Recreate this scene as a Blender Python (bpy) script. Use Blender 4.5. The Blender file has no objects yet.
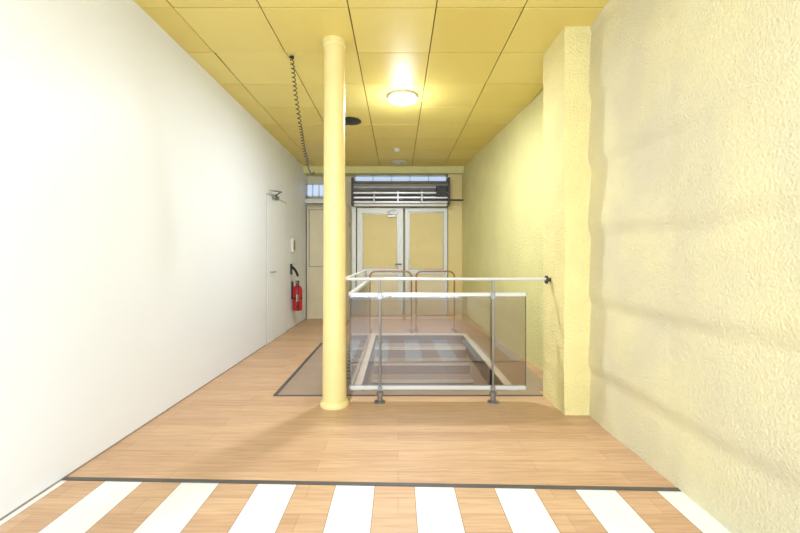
import bpy, bmesh, math, random
from mathutils import Vector, noise
random.seed(4)
S=bpy.context.scene
try:
    S.view_settings.view_transform='Standard'
except Exception: pass
H=1.2; CZ=2.97

# ---------------- materials ----------------
def newmat(name):
    m=bpy.data.materials.new(name); m.use_nodes=True
    nt=m.node_tree; return m,nt,nt.nodes['Principled BSDF']
def N(nt,t,**k):
    n=nt.nodes.new(t)
    for a,b in k.items(): setattr(n,a,b)
    return n
def M(nt,op,a,b=None,c=None):
    n=nt.nodes.new('ShaderNodeMath'); n.operation=op
    for i,v in enumerate((a,b,c)):
        if v is None: continue
        if isinstance(v,(int,float)): n.inputs[i].default_value=v
        else: nt.links.new(v,n.inputs[i])
    return n.outputs[0]
def mix(nt,f,a,b,bt='MIX'):
    n=nt.nodes.new('ShaderNodeMix'); n.data_type='RGBA'; n.blend_type=bt
    for s,v in ((n.inputs[0],f),(n.inputs[6],a),(n.inputs[7],b)):
        if isinstance(v,(int,float)): s.default_value=v
        elif isinstance(v,tuple): s.default_value=(*v[:3],1)
        else: nt.links.new(v,s)
    return n.outputs[2]
def srgb(r,g,b):
    f=lambda c:(c/255/12.92 if c/255<=.04045 else ((c/255+.055)/1.055)**2.4)
    return (f(r),f(g),f(b))
def simple(name,col,rough=.5,metal=0,var=.06,scale=6,bump=0,bscale=60,dist=.02):
    m,nt,p=newmat(name)
    tc=N(nt,'ShaderNodeTexCoord'); no=N(nt,'ShaderNodeTexNoise'); no.inputs['Scale'].default_value=scale
    no.inputs['Detail'].default_value=4
    nt.links.new(tc.outputs['Object'],no.inputs['Vector'])
    d=tuple(c*(1-var*2) for c in col); l=tuple(min(1,c*(1+var)) for c in col)
    nt.links.new(mix(nt,no.outputs['Fac'],d,l),p.inputs['Base Color'])
    p.inputs['Roughness'].default_value=rough; p.inputs['Metallic'].default_value=metal
    if bump:
        n2=N(nt,'ShaderNodeTexNoise'); n2.inputs['Scale'].default_value=bscale; n2.inputs['Detail'].default_value=5
        nt.links.new(tc.outputs['Object'],n2.inputs['Vector'])
        b=N(nt,'ShaderNodeBump'); b.inputs['Strength'].default_value=bump; b.inputs['Distance'].default_value=dist
        nt.links.new(n2.outputs['Fac'],b.inputs['Height']); nt.links.new(b.outputs[0],p.inputs['Normal'])
    return m
def emis(name,col,st):
    m,nt,p=newmat(name); p.inputs['Base Color'].default_value=(*col,1)
    p.inputs['Emission Color'].default_value=(*col,1); p.inputs['Emission Strength'].default_value=st
    return m

white_wall=simple('white_paint',srgb(234,237,244),.45,var=.015,scale=1.5,bump=.04,bscale=25)
stucco_p=simple('stucco_pilaster',srgb(240,226,160),.7,var=.07,scale=4,bump=1,bscale=65,dist=.015)
stucco_b=simple('stucco_yellow',srgb(232,225,158),.7,var=.06,scale=3,bump=1,bscale=60,dist=.018)
yellow_paint=simple('column_yellow_paint',srgb(235,216,150),.4,var=.05,scale=7,bump=.15,bscale=30)
panel_y=simple('panel_yellow',srgb(230,210,144),.5,var=.04)
beige=simple('beige_paint',srgb(228,216,182),.5,var=.05)
alu=simple('aluminium_light',srgb(222,222,216),.4,.1,var=.04)
white_metal=simple('white_metal',srgb(208,208,208),.35,.1,var=.03)
chrome=simple('chrome',srgb(215,218,224),.3,.7,var=.05)
steel=simple('brushed_steel',srgb(150,150,150),.35,.8,var=.08)
black=simple('black_plastic',srgb(34,34,36),.45,var=.1)
darkm=simple('dark_metal',srgb(70,68,66),.5,.4,var=.15)
shut=simple('shutter_galvanised',srgb(150,150,150),.45,.3,var=.12,scale=9)
red=simple('extinguisher_red',srgb(190,22,28),.3,var=.05)
trimd=simple('dark_trim',srgb(90,86,84),.45,.2,var=.08)
gapm=simple('wall_gap',srgb(150,135,120),.7,var=.08)
hoopm=simple('hoop_brown',srgb(160,115,80),.35,.1,var=.1)
ceil_dark=simple('ceiling_void',srgb(148,120,54),.8,var=.1)
grille=simple('grille_white',srgb(225,222,205),.5,var=.05)
well=simple('well_plaster',srgb(190,176,162),.7,var=.08,scale=3,bump=.15,bscale=30)
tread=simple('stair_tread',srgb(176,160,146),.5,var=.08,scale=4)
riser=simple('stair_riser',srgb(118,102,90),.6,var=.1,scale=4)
whitetrim=simple('white_trim',srgb(236,232,226),.4,var=.03)
mat_floor2=simple('worn_vinyl',srgb(164,142,124),.3,var=.12,scale=5,bump=.02)
sky_glass=emis('window_pane_daylight',srgb(180,200,232),.75)
lampm=emis('lamp_diffuser',(.98,.98,.98),5)

def rightmat():
    m,nt,p=newmat('stucco_cream')
    tc=N(nt,'ShaderNodeTexCoord')
    no=N(nt,'ShaderNodeTexNoise'); no.inputs['Scale'].default_value=1.4; no.inputs['Detail'].default_value=6
    nt.links.new(tc.outputs['Object'],no.inputs['Vector'])
    rp=N(nt,'ShaderNodeValToRGB'); rp.color_ramp.elements[0].position=.35; rp.color_ramp.elements[1].position=.65
    nt.links.new(no.outputs['Fac'],rp.inputs[0])
    c=mix(nt,rp.outputs[0],srgb(228,219,188),srgb(245,235,188))
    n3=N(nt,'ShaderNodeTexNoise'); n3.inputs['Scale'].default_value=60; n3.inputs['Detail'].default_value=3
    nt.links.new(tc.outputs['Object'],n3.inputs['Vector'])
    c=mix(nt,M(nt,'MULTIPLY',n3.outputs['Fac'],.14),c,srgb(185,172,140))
    nt.links.new(c,p.inputs['Base Color']); p.inputs['Roughness'].default_value=.7
    n2=N(nt,'ShaderNodeTexNoise'); n2.inputs['Scale'].default_value=78; n2.inputs['Detail'].default_value=5; n2.inputs['Roughness'].default_value=.65
    nt.links.new(tc.outputs['Object'],n2.inputs['Vector'])
    b=N(nt,'ShaderNodeBump'); b.inputs['Strength'].default_value=1; b.inputs['Distance'].default_value=.0165
    nt.links.new(n2.outputs['Fac'],b.inputs['Height']); nt.links.new(b.outputs[0],p.inputs['Normal'])
    return m
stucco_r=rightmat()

# wood + stripes
def woodmat(name,stripes):
    m,nt,p=newmat(name)
    tc=N(nt,'ShaderNodeTexCoord'); sp=N(nt,'ShaderNodeSeparateXYZ'); nt.links.new(tc.outputs['Object'],sp.inputs[0])
    x,y=sp.outputs[0],sp.outputs[1]
    br=N(nt,'ShaderNodeTexBrick'); br.offset=.37; br.inputs['Scale'].default_value=1
    br.inputs['Brick Width'].default_value=1.25; br.inputs['Row Height'].default_value=.125
    br.inputs['Mortar Size'].default_value=.0011; br.inputs['Mortar Smooth'].default_value=.3
    br.inputs['Color1'].default_value=(*srgb(208,173,139),1); br.inputs['Color2'].default_value=(*srgb(196,159,126),1)
    br.inputs['Mortar'].default_value=(*srgb(162,126,97),1)
    nt.links.new(tc.outputs['Object'],br.inputs['Vector'])
    mp=N(nt,'ShaderNodeMapping'); mp.inputs['Scale'].default_value=(1.5,22,1); nt.links.new(tc.outputs['Object'],mp.inputs[0])
    no=N(nt,'ShaderNodeTexNoise'); no.inputs['Scale'].default_value=2.2; no.inputs['Detail'].default_value=6; no.inputs['Distortion'].default_value=.8
    nt.links.new(mp.outputs[0],no.inputs['Vector'])
    rp=N(nt,'ShaderNodeValToRGB'); rp.color_ramp.elements[0].position=.3; rp.color_ramp.elements[1].position=.7
    rp.color_ramp.elements[0].color=(.80,.75,.70,1); rp.color_ramp.elements[1].color=(1.04,1.04,1.04,1)
    nt.links.new(no.outputs['Fac'],rp.inputs[0])
    wood=mix(nt,1.0,br.outputs['Color'],rp.outputs[0],'MULTIPLY')
    col=wood
    if stripes:
        u=M(nt,'MODULO',M(nt,'ADD',x,.33+4.15),.415)
        sw=M(nt,'LESS_THAN',u,.207)
        line=M(nt,'ADD',M(nt,'MULTIPLY',x,-.0315),2.115)
        zone=M(nt,'MULTIPLY',M(nt,'LESS_THAN',y,line),M(nt,'GREATER_THAN',y,.85))
        f=M(nt,'MULTIPLY',sw,zone)
        n3=N(nt,'ShaderNodeTexNoise'); n3.inputs['Scale'].default_value=5
        nt.links.new(tc.outputs['Object'],n3.inputs['Vector'])
        wcol=mix(nt,n3.outputs['Fac'],srgb(220,220,222),srgb(234,234,236))
        v=M(nt,'MODULO',M(nt,'ADD',y,5.0),.55); j=M(nt,'LESS_THAN',v,.003)
        wcol=mix(nt,j,wcol,srgb(180,175,165))
        col=mix(nt,f,wood,wcol)
        e=M(nt,'LESS_THAN',M(nt,'MODULO',u,.2075),.003)
        e=M(nt,'MULTIPLY',e,zone)
        col=mix(nt,e,col,srgb(140,110,80))
    nt.links.new(col,p.inputs['Base Color']); p.inputs['Roughness'].default_value=.4
    return m
wood=woodmat('oak_laminate',True)

# ceiling tile
def tilemat():
    m,nt,p=newmat('yellow_ceiling_tile')
    tc=N(nt,'ShaderNodeTexCoord'); sp=N(nt,'ShaderNodeSeparateXYZ'); nt.links.new(tc.outputs['Object'],sp.inputs[0])
    a=M(nt,'FLOOR',M(nt,'DIVIDE',M(nt,'ADD',sp.outputs[0],.35+6.2),.62)); b=M(nt,'FLOOR',M(nt,'DIVIDE',M(nt,'ADD',sp.outputs[1],-2.83+6.2),.62))
    cb=N(nt,'ShaderNodeCombineXYZ'); nt.links.new(a,cb.inputs[0]); nt.links.new(b,cb.inputs[1])
    wn=N(nt,'ShaderNodeTexWhiteNoise'); nt.links.new(cb.outputs[0],wn.inputs['Vector'])
    c=mix(nt,wn.outputs['Value'],srgb(230,209,114),srgb(240,223,134))
    no=N(nt,'ShaderNodeTexNoise'); no.inputs['Scale'].default_value=2; no.inputs['Detail'].default_value=5
    nt.links.new(tc.outputs['Object'],no.inputs['Vector'])
    c=mix(nt,M(nt,'MULTIPLY',no.outputs['Fac'],.35),c,srgb(208,181,102))
    nt.links.new(c,p.inputs['Base Color']); p.inputs['Roughness'].default_value=.45
    return m
tile=tilemat()

def glassmat():
    m=bpy.data.materials.new('railing_glass'); m.use_nodes=True; nt=m.node_tree; nt.nodes.clear()
    o=N(nt,'ShaderNodeOutputMaterial'); mx=N(nt,'ShaderNodeMixShader'); t=N(nt,'ShaderNodeBsdfTransparent'); g=N(nt,'ShaderNodeBsdfGlossy')
    f=N(nt,'ShaderNodeFresnel'); f.inputs['IOR'].default_value=2.15
    t.inputs[0].default_value=(.78,.74,.70,1); g.inputs['Roughness'].default_value=.01
    nt.links.new(f.outputs[0],mx.inputs[0]); nt.links.new(t.outputs[0],mx.inputs[1]); nt.links.new(g.outputs[0],mx.inputs[2]); nt.links.new(mx.outputs[0],o.inputs[0])
    return m
glass=glassmat()

# ---------------- geometry helpers ----------------
def link(o,parent=None):
    S.collection.objects.link(o)
    if parent: o.parent=parent
    return o
def empty(name,loc=(0,0,0)):
    e=bpy.data.objects.new(name,None); e.location=(0,0,0); e.empty_display_size=.1
    return link(e)
def bm_box(bm,a,b,rotx=0,mi=0):
    x0,y0,z0=a; x1,y1,z1=b
    vs=[bm.verts.new(v) for v in ((x0,y0,z0),(x1,y0,z0),(x1,y1,z0),(x0,y1,z0),(x0,y0,z1),(x1,y0,z1),(x1,y1,z1),(x0,y1,z1))]
    for f in ((3,2,1,0),(4,5,6,7),(0,1,5,4),(1,2,6,5),(2,3,7,6),(3,0,4,7)):
        fc=bm.faces.new([vs[i] for i in f]); fc.material_index=mi
    return vs
def fin(name,bm,mats,parent=None,smooth=False,bevel=0):
    bmesh.ops.recalc_face_normals(bm,faces=bm.faces)
    me=bpy.data.meshes.new(name); bm.to_mesh(me); bm.free()
    if not isinstance(mats,(list,tuple)): mats=[mats]
    for m in mats: me.materials.append(m)
    if smooth:
        for p in me.polygons: p.use_smooth=True
    o=bpy.data.objects.new(name,me); link(o,parent)
    if bevel:
        md=o.modifiers.new('bev','BEVEL'); md.width=bevel; md.segments=2; md.limit_method='ANGLE'
    return o
def box(name,a,b,mat,parent=None,bevel=0):
    bm=bmesh.new(); bm_box(bm,a,b); return fin(name,bm,mat,parent,bevel=bevel)
def boxes(name,lst,mat,parent=None,bevel=0):
    bm=bmesh.new()
    for t in lst: bm_box(bm,t[0],t[1],mi=t[2] if len(t)>2 else 0)
    return fin(name,bm,mat,parent,bevel=bevel)
def prism(name,pts,z0,z1,mat,parent=None):
    bm=bmesh.new(); lo=[bm.verts.new((x,y,z0)) for x,y in pts]; hi=[bm.verts.new((x,y,z1)) for x,y in pts]
    n=len(pts); bm.faces.new(lo); bm.faces.new(hi)
    for i in range(n): bm.faces.new((lo[i],lo[(i+1)%n],hi[(i+1)%n],hi[i]))
    return fin(name,bm,mat,parent)
def lathe(name,prof,loc,mat,parent=None,seg=40,axis='Z'):
    bm=bmesh.new(); rings=[]
    for r,z in prof:
        ring=[]
        for i in range(seg):
            a=2*math.pi*i/seg; c=(r*math.cos(a),r*math.sin(a),z)
            if axis=='Y': c=(c[0],c[2],c[1])
            if axis=='X': c=(c[2],c[0],c[1])
            ring.append(bm.verts.new(Vector(c)+Vector(loc)))
        rings.append(ring)
    for a,b in zip(rings,rings[1:]):
        for i in range(seg): bm.faces.new((a[i],a[(i+1)%seg],b[(i+1)%seg],b[i]))
    bm.faces.new(rings[0]); bm.faces.new(rings[-1])
    o=fin(name,bm,mat,parent,smooth=True)
    md=o.modifiers.new('es','EDGE_SPLIT'); md.split_angle=math.radians(35)
    return o
def tube(name,pts,r,mat,parent=None,cyclic=False,nurbs=False,res=6):
    cu=bpy.data.curves.new(name,'CURVE'); cu.dimensions='3D'; cu.bevel_depth=r; cu.bevel_resolution=res; cu.use_fill_caps=True
    sp=cu.splines.new('NURBS' if nurbs else 'POLY'); sp.points.add(len(pts)-1)
    for p,q in zip(sp.points,pts): p.co=(*q,1)
    sp.use_cyclic_u=cyclic
    if nurbs: sp.use_endpoint_u=True; sp.order_u=3; sp.resolution_u=10
    tmp=bpy.data.objects.new(name,cu); S.collection.objects.link(tmp)
    dg=bpy.context.evaluated_depsgraph_get(); me=bpy.data.meshes.new_from_object(tmp.evaluated_get(dg))
    bpy.data.objects.remove(tmp); me.materials.clear(); me.materials.append(mat)
    for p in me.polygons: p.use_smooth=True
    o=bpy.data.objects.new(name,me); return link(o,parent)

# ---------------- shell ----------------
LX=-1.82; RX=1.46; YB=8.05; YF=-1.8
WX0,WX1,WY0,WY1=-.34,1.0,3.62,6.2   # stairwell
boxes('floor',[((LX,YF,-.2),(1.75,WY0,0)),((LX,WY0,-.2),(WX0,WY1,0)),((WX1,WY0,-.2),(1.75,WY1,0)),((LX,WY1,-.2),(1.75,YB,0))],wood)
box('wall_left',(LX-.12,YF,0),(LX,YB,CZ+.1),white_wall)
# padded / embossed textured right wall
bm=bmesh.new(); ny=340; nz=210; grid=[]
y0,y1=YF,3.06
def sm(d,w): return math.exp(-(d/w)**2)
for i in range(ny+1):
    row=[]
    y=y0+(y1-y0)*i/ny
    for j in range(nz+1):
        z=CZ*j/nz
        wob=noise.noise(Vector((y*1.2,z*.6,8)))*.03
        tz=((z+wob-.33)%.515)
        b=.004+.026*(1-tz/.515)*(1-sm(tz,.06))-.003*sm(tz-.515,.05)
        dy=abs(((y-2.15+.8)%1.6)-.8)
        b-=.004*sm(dy,.045)
        nn=noise.noise(Vector((y*2,z*2.5,1)))*.010+noise.noise(Vector((y*34,z*34,4)))*.0018
        row.append(bm.verts.new((RX+.016-b-nn,y,z)))
    grid.append(row)
for i in range(ny):
    for j in range(nz): bm.faces.new((grid[i][j],grid[i+1][j],grid[i+1][j+1],grid[i][j+1]))
bm_box(bm,(RX+.045,YF,0),(RX+.2,3.06,CZ+.1))
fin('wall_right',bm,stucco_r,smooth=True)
# stucco pilaster (irregular)
bm=bmesh.new(); cols=[]
path=[(1.5,3.05)]+[(1.27+.23*(1-t/5),3.05) for t in range(1,6)]+[(1.27,3.05+.45*t/8) for t in range(1,9)]+[(1.62,3.5)]
for k in range(121):
    z=CZ*k/120; r=[]
    for (x,y) in path:
        d=noise.noise(Vector((x*14,y*14,z*11)))*.008+noise.noise(Vector((x*4,y*4,z*2.2)))*.008
        r.append(bm.verts.new((x-d,y-d*.6,z)))
    cols.append(r)
for a,b in zip(cols,cols[1:]):
    for i in range(len(a)-1): bm.faces.new((a[i],a[i+1],b[i+1],b[i]))
o=fin('pilaster',bm,stucco_p,smooth=True)
md=o.modifiers.new('es','EDGE_SPLIT'); md.split_angle=math.radians(50)
prism('wall_right_rear',[(1.60,3.46),(1.24,YB),(1.75,YB),(1.75,3.46)],-.0,CZ+.1,stucco_b)

# back wall with shutter housing and doors
box('wall_back',(LX,YB,0),(1.4,YB+.1,CZ+.1),beige)
box('bulkhead',(LX,7.72,2.84),(1.27,YB,CZ+.02),stucco_b)  # bulkhead at the end of the ceiling, built apart from the back wall
box('wall_strip',(.985,7.85,0),(1.27,YB,2.84),panel_y)  # narrow yellow strip of wall right of the doors
boxes('trim_6',[((-.90,7.8,0),(-.82,YB,2.2)),((-1.42,7.8,0),(-1.34,YB,2.84)),((-1.82,7.85,2.28),(-1.34,YB,2.36))],alu)
# windows
def window(name,x0,x1,z0,z1,y,nb):
    w=empty(name)
    box('pane',(x0,y+.02,z0),(x1,y+.03,z1),sky_glass,w)
    fr=[((x0,y,z0),(x1,y+.05,z0+.025)),((x0,y,z1-.025),(x1,y+.05,z1)),((x0,y,z0),(x0+.025,y+.05,z1)),((x1-.025,y,z0),(x1,y+.05,z1))]
    for i in range(1,nb): 
        xx=x0+(x1-x0)*i/nb; fr.append(((xx-.01,y,z0),(xx+.01,y+.05,z1)))
    boxes('frame',fr,alu,w)
window('window_1',-1.80,-1.43,2.40,2.66,7.86,3)
window('window_2',-.86,.97,2.70,2.83,7.90,5)
def door(name,x0,x1,z1,y,fw,mid,panel,low,fmat=alu):
    d=empty(name)
    z0=.0
    boxes('frame',[((x0,y,z0),(x0+fw,y+.05,z1)),((x1-fw,y,z0),(x1,y+.05,z1)),((x0+fw,y,z1-fw),(x1-fw,y+.05,z1)),((x0+fw,y,mid-fw*.6),(x1-fw,y+.05,mid+fw*.6)),((x0+fw,y,z0),(x1-fw,y+.05,z0+fw*1.4))],fmat,d,bevel=.004)
    box('upper_panel',(x0+fw,y+.018,mid+fw*.6),(x1-fw,y+.035,z1-fw),panel,d)
    box('lower_panel',(x0+fw,y+.018,z0+fw*1.4),(x1-fw,y+.035,mid-fw*.6),low,d)
    boxes('bead',[((x0+fw,y+.008,z1-fw-.016),(x1-fw,y+.02,z1-fw)),((x0+fw,y+.008,mid+fw*.6),(x1-fw,y+.02,mid+fw*.6+.016)),((x0+fw,y+.008,mid+fw*.6),(x0+fw+.016,y+.02,z1-fw)),((x1-fw-.016,y+.008,mid+fw*.6),(x1-fw,y+.02,z1-fw))],steel,d)
    return d
d1=door('door_1',-1.80,-1.42,2.2,7.9,.035,1.0,beige,beige,beige)
d2=door('door_2',-.80,.10,2.18,7.82,.10,.93,panel_y,beige)
tube('handle',[(.06,7.82,1.08),(.06,7.76,1.08),(-.06,7.76,1.08)],.012,steel,d2)
box('closer',(-.20,7.77,2.0),(-.05,7.82,2.035),steel,d2)
tube('closer_arm',[(-.12,7.78,2.02),(-.2,7.75,2.1),(-.05,7.77,2.14)],.007,steel,d2)
d3=door('door_3',.14,.97,2.18,7.84,.07,.93,panel_y,beige)
d4=empty('door_4'); box('leaf',(-.99,7.25,0.01),(-.95,7.8,2.2),beige,d4,bevel=.003)
boxes('hinges',[((-.955,7.78,.3),(-.935,7.82,.4)),((-.955,7.78,1.8),(-.935,7.82,1.9))],steel,d4)

# roller shutter
r=empty('roller_shutter')
lathe('drum',[(.02,-.02),(.10,0),(.10,1.78),(.02,1.8)],(-.84,7.66,2.56),shut,r,axis='X')
for k in range(12):
    a=k/12*2*math.pi
    tube('slat_edge_%d'%k,[(-.82,7.66+.102*math.cos(a),2.56+.102*math.sin(a)),(.92,7.66+.102*math.cos(a),2.56+.102*math.sin(a))],.005,darkm,r)
for i,(z,rr,yy) in enumerate(((2.43,.026,7.55),(2.35,.034,7.6),(2.265,.03,7.62))):
    tube('bar_%d'%i,[(-.84,yy,z),(.96,yy,z)],rr,chrome,r)
for i,x in enumerate((-.45,.0,.45)):
    box('hanger_%d'%i,(x-.012,7.53,2.24),(x+.012,7.64,2.47),steel,r)
box('box_lower',(-.86,7.66,2.2),(.98,7.79,2.235),alu,r)
boxes('brackets',[((-.88,7.52,2.2),(-.84,7.79,2.72)),((.94,7.52,2.2),(.98,7.79,2.72))],darkm,r)
box('motor',(.72,7.5,2.36),(.93,7.62,2.56),black,r,bevel=.01)
tube('pipe_end',[(.98,7.6,2.3),(1.24,7.6,2.3)],.016,darkm,r)
box('rear_cover',(-.84,7.775,2.235),(.94,7.79,2.64),darkm,r)

# front wall: shopfront with large opening behind camera
f=empty('wall_front')
boxes('piers',[((LX,YF-.12,0),(LX+.1,YF,CZ)),((RX-.1,YF-.12,0),(RX+.2,YF,CZ)),((LX+.1,YF-.12,2.7),(RX-.1,YF,CZ)),((LX+.1,YF-.12,0),(RX-.1,YF,.25))],white_wall,f)
w=empty('window_3')
boxes('frame',[((LX+.1,YF-.1,.25),(RX-.1,YF-.04,.31)),((LX+.1,YF-.1,2.64),(RX-.1,YF-.04,2.7)),((-.2,YF-.1,.31),(-.14,YF-.04,2.64))],alu,w)

# ceiling: tiles with joints
bm=bmesh.new()
bm_box(bm,(LX,YF,CZ+.02),(1.75,YB,CZ+.1),mi=1)
xs=[-.35+.62*k for k in range(-4,5)]; ys=[2.83+.62*k for k in range(-9,10)]
for i in range(len(xs)-1):
    for j in range(len(ys)-1):
        a=max(xs[i]+.0045,LX); b=min(xs[i+1]-.0045,1.74); c=max(ys[j]+.005,YF); d=min(ys[j+1]-.005,7.72)
        if b-a<.02 or d-c<.02: continue
        dz=random.uniform(-.002,.002)
        vs=bm_box(bm,(a,c,CZ+dz),(b,d,CZ+.012+dz),mi=0)
        tl=random.uniform(-.002,.003)
        if abs(xs[i]+1.59)<.01 and abs(ys[j]-3.45)<.01: tl=.014
        for v in vs:
            if v.co.y<(c+d)/2: v.co.z+=tl
fin('ceiling',bm,[tile,ceil_dark])
# trim
boxes('trim_1',[((LX,YF,0),(LX+.005,5.5,.008)),((LX,6.5,0),(LX+.005,YB,.008))],gapm)
prism('trim_2',[(-1.82,2.185),(1.46,2.083),(1.46,2.056),(-1.82,2.158)],0,.005,trimd)
boxes('floor_landing',[((-1.06,3.5,0),(WX0-.07,5.6,.004)),((WX0-.07,3.5,0),(1.27,WY0-.0,.004)),((WX1+.07,WY0,0),(1.42,6.2,.004))],mat_floor2)
boxes('trim_3',[((-1.085,3.475,0),(-1.055,5.62,.01)),((-1.055,3.475,0),(1.26,3.492,.006))],trimd)
# stairwell
e=empty('stairwell')
D=-2.4
boxes('lining',[((WX0-.08,WY0-.08,D),(WX0,WY1+.08,-.0)),((WX1,WY0-.08,D),(WX1+.08,WY1+.08,-.0)),((WX0,WY0-.08,D),(WX1,WY0,-.0)),((WX0,WY1,D),(WX1,WY1+.08,-.0)),((WX0-.08,WY0-.08,D-.08),(WX1+.08,WY1+.08,D))],well,e)
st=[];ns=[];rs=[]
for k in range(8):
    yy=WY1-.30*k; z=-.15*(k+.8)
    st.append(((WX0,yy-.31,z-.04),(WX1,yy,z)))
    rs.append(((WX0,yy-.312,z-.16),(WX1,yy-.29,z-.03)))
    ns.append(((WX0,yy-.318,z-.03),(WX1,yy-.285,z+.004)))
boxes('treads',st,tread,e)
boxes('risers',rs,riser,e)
boxes('nosings',ns,alu,e)
boxes('rim',[((WX0-.07,WY0,0),(WX0,WY1+.1,.015)),((WX1,WY0,0),(WX1+.07,WY1+.1,.015)),((WX0,WY1,0),(WX1,WY1+.1,.015))],whitetrim,e)
lathe('well_fill_disc',[(.06,0),(.06,.02),(.03,.04)],(.33,3.63,-.8),lampm,e,axis='Y')  # unseen glowing disc, added with the fill that lightens the well

# ---------------- column ----------------
cx,cy=-.52,3.27
e=empty('support_column')
lathe('shaft',[(.097,.03),(.094,.5),(.089,1.2),(.086,2.2),(.085,CZ-.02)],(cx,cy,0),yellow_paint,e,seg=64)
lathe('base',[(.118,0),(.12,.015),(.112,.035),(.098,.045)],(cx,cy,0),yellow_paint,e,seg=64)
lathe('top_collar',[(.086,CZ-.06),(.094,CZ-.05),(.096,CZ-.002)],(cx,cy,0),yellow_paint,e,seg=64)

# ---------------- glass railing ----------------
g=empty('glass_railing')
gy=3.36
xl,xr=-.40,1.07
box('glass_front',(xl,gy-.005,.115),(xr,gy+.005,.88),glass,g)
boxes('glass_edge',[((xr,gy-.006,.12),(xr+.005,gy+.006,.88)),((xl-.005,gy-.006,.12),(xl,gy+.006,.88))],simple('glass_edge_green',srgb(105,105,92),.2),g)
box('top_rail',(xl-.0,gy-.022,.878),(xr,gy+.022,.908),white_metal,g,bevel=.006)
box('bottom_rail',(xl,gy-.02,.098),(xr,gy+.02,.13),white_metal,g,bevel=.005)
for i,x in enumerate((-.15,.79)):
    yy=gy-.035
    tube('post_%d'%i,[(x,yy,.02),(x,yy,1.02)],.010,steel,g)
    lathe('foot_%d'%i,[(.045,0),(.045,.012),(.022,.02),(.022,.055),(.03,.06),(.03,.085),(.012,.095)],(x,yy,0),steel,g,seg=28)
    box('clamp_%d'%i,(x-.018,yy-.01,.86),(x+.018,gy-.02,.91),steel,g)
    box('clamp_low_%d'%i,(x-.018,yy-.01,.10),(x+.018,gy-.02,.13),steel,g)
tube('handrail',[(-.45,gy-.035,1.025),(1.26,gy-.035,1.025)],.012,white_metal,g)
lathe('wall_flange',[(.034,0),(.034,.012),(.016,.02),(.016,.04)],(1.228,gy-.035,1.02),darkm,g,axis='X')
box('glass_side',(xl-.005,gy+.03,.115),(xl+.005,5.5,.88),glass,g)
box('side_top_rail',(xl-.02,gy+.022,.877),(xl+.02,5.52,.91),white_metal,g,bevel=.005)
box('side_bottom_rail',(xl-.015,gy+.02,.097),(xl+.015,5.52,.125),white_metal,g,bevel=.004)
tube('side_handrail',[(-.45,gy-.035,1.025),(-.45,5.5,1.025)],.012,white_metal,g)
for i,y in enumerate((4.2,5.45)):
    tube('side_post_%d'%i,[(xl-.04,y,.0),(xl-.04,y,1.02)],.012,steel,g)
    box('side_clamp_%d'%i,(xl-.05,y-.015,.86),(xl-.015,y+.015,.9),steel,g)
lathe('side_foot',[(.045,0.004),(.045,.014),(.02,.02),(.02,.06)],(xl-.04,4.2,0),steel,g)

# coil cable hanging
def coil(name,path,r,turns,th,mat,parent):
    P=[Vector(p) for p in path]; n=turns*14; out=[]
    seg=len(P)-1
    for i in range(n+1):
        t=i/n*seg; k=min(int(t),seg-1); u=t-k; c=P[k].lerp(P[k+1],u)
        a=2*math.pi*i/14
        out.append(c+Vector((math.cos(a)*r,math.sin(a)*r,0)))
    return tube(name,out,th,mat,parent,res=2)
e=empty('spiral_cable')
coil('coil',[(-.93,3.50,2.955),(-.927,3.6,2.71),(-.906,3.7,2.43),(-.885,3.75,2.25),(-.855,3.8,2.08)],.015,30,.004,darkm,e)
lathe('ceiling_plug',[(.02,0),(.02,.01),(.01,.015)],(-.93,3.5,2.953),black,e,seg=20)
tube('hanging_end',[(-.855,3.8,2.08),(-.845,3.81,2.03),(-.82,3.82,1.99),(-.80,3.82,2.02)],.006,black,e,nurbs=True)
e=empty('coiled_hose')
coil('coil',[(-.475,3.9,.012),(-.46,4.0,.45)],.02,14,.005,darkm,e)

# ceiling lamp
e=empty('ceiling_lamp'); lx,ly=.05,4.38
lathe('rim',[(.165,CZ-.001),(.165,CZ-.022),(.15,CZ-.03),(.14,CZ-.026)],(lx,ly,0),white_metal,e,seg=48)
lathe('diffuser',[(.148,CZ-.025),(.14,CZ-.05),(.09,CZ-.066),(.02,CZ-.07)],(lx,ly,0),lampm,e,seg=48)
# vent
e=empty('ceiling_air_vent')
for i,rr in enumerate((.14,.105,.07,.035)):
    lathe('ring_%d'%i,[(rr,CZ-.002),(rr+.008,CZ-.012-.006*i),(rr-.016,CZ-.016-.006*i),(rr-.02,CZ-.004)],(-.62,5.15,0),darkm,e,seg=32)
e=empty('ceiling_air_vent')
for i,rr in enumerate((.16,.11,.06)):
    lathe('ring_%d'%i,[(rr,CZ-.002),(rr+.008,CZ-.012-.008*i),(rr-.016,CZ-.018-.008*i),(rr-.02,CZ-.004)],(.0,7.35,0),grille,e,seg=32)
# smoke detector
e=empty('smoke_detector')
lathe('base',[(.06,CZ-.001),(.06,CZ-.015),(.05,CZ-.02)],(-.02,6.5,0),white_metal,e)
lathe('head',[(.048,CZ-.02),(.045,CZ-.04),(.02,CZ-.05)],(-.02,6.5,0),white_metal,e)

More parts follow.
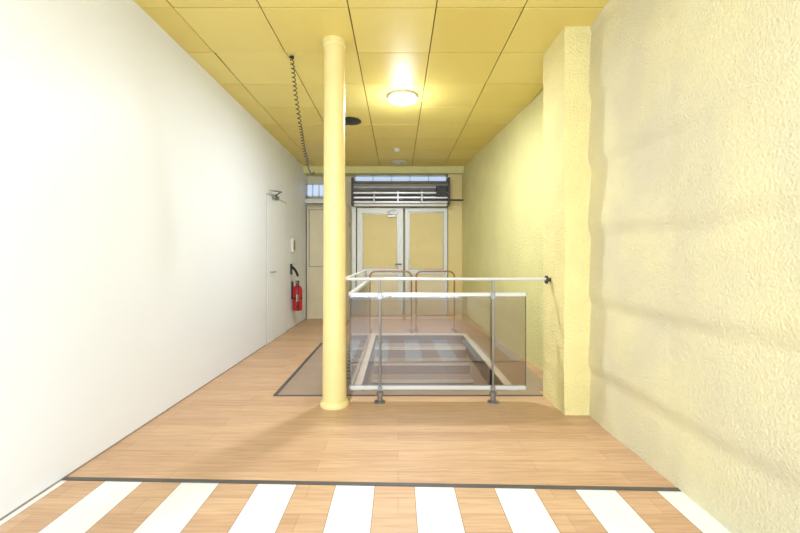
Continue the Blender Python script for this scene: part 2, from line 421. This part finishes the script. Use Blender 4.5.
# left wall door
d=empty('door_5')
boxes('leaf',[((LX,5.56,.01),(LX+.006,6.5,2.08))],white_wall,d)
boxes('gap',[((LX,5.535,0),(LX+.002,5.56,2.1)),((LX,5.535,2.08),(LX+.002,6.52,2.1)),((LX,6.5,0),(LX+.002,6.52,2.1))],simple('door_gap',srgb(190,190,188),.6),d)
box('closer_body',(LX+.006,5.75,2.06),(LX+.05,5.97,2.115),steel,d,bevel=.006)
tube('closer_arm',[(LX+.03,5.86,2.12),(LX+.16,5.7,2.14),(LX+.02,5.62,2.15)],.01,steel,d)
tube('handle',[(LX+.006,5.68,1.0),(LX+.05,5.68,1.0),(LX+.05,5.8,1.0)],.009,steel,d)
e=empty('wall_switch_box'); box('box',(LX,6.8,1.30),(LX+.04,6.93,1.54),alu,e,bevel=.005); box('face',(LX+.04,6.82,1.34),(LX+.045,6.91,1.5),hoopm,e)
e=empty('fire_extinguisher'); ex,ey=LX+.1,6.85
lathe('cylinder',[(.06,.30),(.078,.31),(.08,.34),(.08,.64),(.072,.69),(.045,.725),(.025,.735),(.025,.76)],(ex,ey,0),red,e)
lathe('valve',[(.022,.76),(.022,.80),(.012,.805)],(ex,ey,0),steel,e,seg=20)
boxes('lever',[((ex-.012,ey-.12,.80),(ex+.012,ey+.02,.812)),((ex-.012,ey-.11,.77),(ex+.012,ey,.78))],black,e)
tube('hose',[(ex,ey+.02,.775),(ex+.03,ey-.05,.83),(ex+.05,ey-.14,.76),(ex+.04,ey-.125,.6),(ex+.03,ey-.10,.42)],.010,black,e,nurbs=True)
lathe('nozzle',[(.012,.34),(.02,.345),(.014,.42)],(ex+.03,ey-.1,0),black,e,seg=16)
box('label',(ex-.0,ey-.083,.46),(ex+.04,ey-.0665,.58),whitetrim,e)
boxes('bracket',[((LX,ey-.03,.5),(LX+.025,ey+.03,.8))],black,e)
lathe('strap',[(.083,.5),(.083,.525)],(ex,ey,0),black,e)
e=empty('wall_hook'); box('plate',(LX,6.75,.92),(LX+.02,6.83,1.1),black,e,bevel=.004)
tube('horn',[(LX+.02,6.79,1.05),(LX+.10,6.75,1.0),(LX+.14,6.7,.9)],.02,black,e,nurbs=True)

# hoop barriers behind the well
def hoop(x0,x1,y):
    e=empty('hoop_barrier'); R=.09; z1=.98
    pts=[(x0,y,0)]
    for k in range(9): 
        a=math.pi-k/8*math.pi/2; pts.append((x0+R+R*math.cos(a),y,z1-R+R*math.sin(a)))
    for k in range(9):
        a=math.pi/2-k/8*math.pi/2; pts.append((x1-R+R*math.cos(a),y,z1-R+R*math.sin(a)))
    pts.append((x1,y,0))
    tube('frame',pts,.014,hoopm,e)
    tube('crossbar_upper',[(x0,y,.62),(x1,y,.62)],.01,hoopm,e)
    tube('crossbar_lower',[(x0,y,.25),(x1,y,.25)],.01,hoopm,e)
    boxes('feet',[((x0-.03,y-.15,0),(x0+.03,y+.15,.012)),((x1-.03,y-.15,0),(x1+.03,y+.15,.012))],darkm,e)
hoop(-.46,.22,6.55); hoop(.30,.93,6.6)

# ---------------- lights ----------------
def area(name,loc,rot,sx,sy,p,col,shape='RECTANGLE'):
    l=bpy.data.lights.new(name,'AREA'); l.shape=shape; l.size=sx
    if shape=='RECTANGLE': l.size_y=sy
    l.energy=p; l.color=col
    o=bpy.data.objects.new(name,l); o.location=loc; o.rotation_euler=rot; return link(o)
area('daylight_window',(-.18,YF-.15,1.5),(math.radians(90),0,0),3.0,2.3,172,(.72,.835,1))
def point(name,loc,p,col,r):
    l=bpy.data.lights.new(name,'POINT'); l.energy=p; l.color=col; l.shadow_soft_size=r
    o=bpy.data.objects.new(name,l); o.location=loc; return link(o)
point('lamp_bulb',(lx,ly,CZ-.24),16,(.85,.92,1),.1)
area('lamp_down',(lx,ly,CZ-.08),(0,0,0),.26,0,64,(.86,.92,1),'DISK')
point('well_fill',(.33,3.85,-.8),5,(1,.95,.9),.06)  # added fill inside the stairwell, lightens its lining and steps
area('front_fill',(-.2,.6,CZ-.05),(0,0,0),1.2,1.2,38,(.79,.88,1))  # added overhead fill out of view, brightens walls and floor near the camera
W=bpy.data.worlds.new('World'); S.world=W; W.use_nodes=True
W.node_tree.nodes['Background'].inputs[0].default_value=(.65,.82,1,1); W.node_tree.nodes['Background'].inputs[1].default_value=1.5

cam=bpy.data.cameras.new('Camera'); cam.lens=18; cam.sensor_width=36; cam.shift_x=.0025; cam.shift_y=-.0106; cam.clip_start=.05
co=bpy.data.objects.new('Camera',cam); co.location=(0,0,H); co.rotation_euler=(math.radians(90),0,0); link(co); S.camera=co
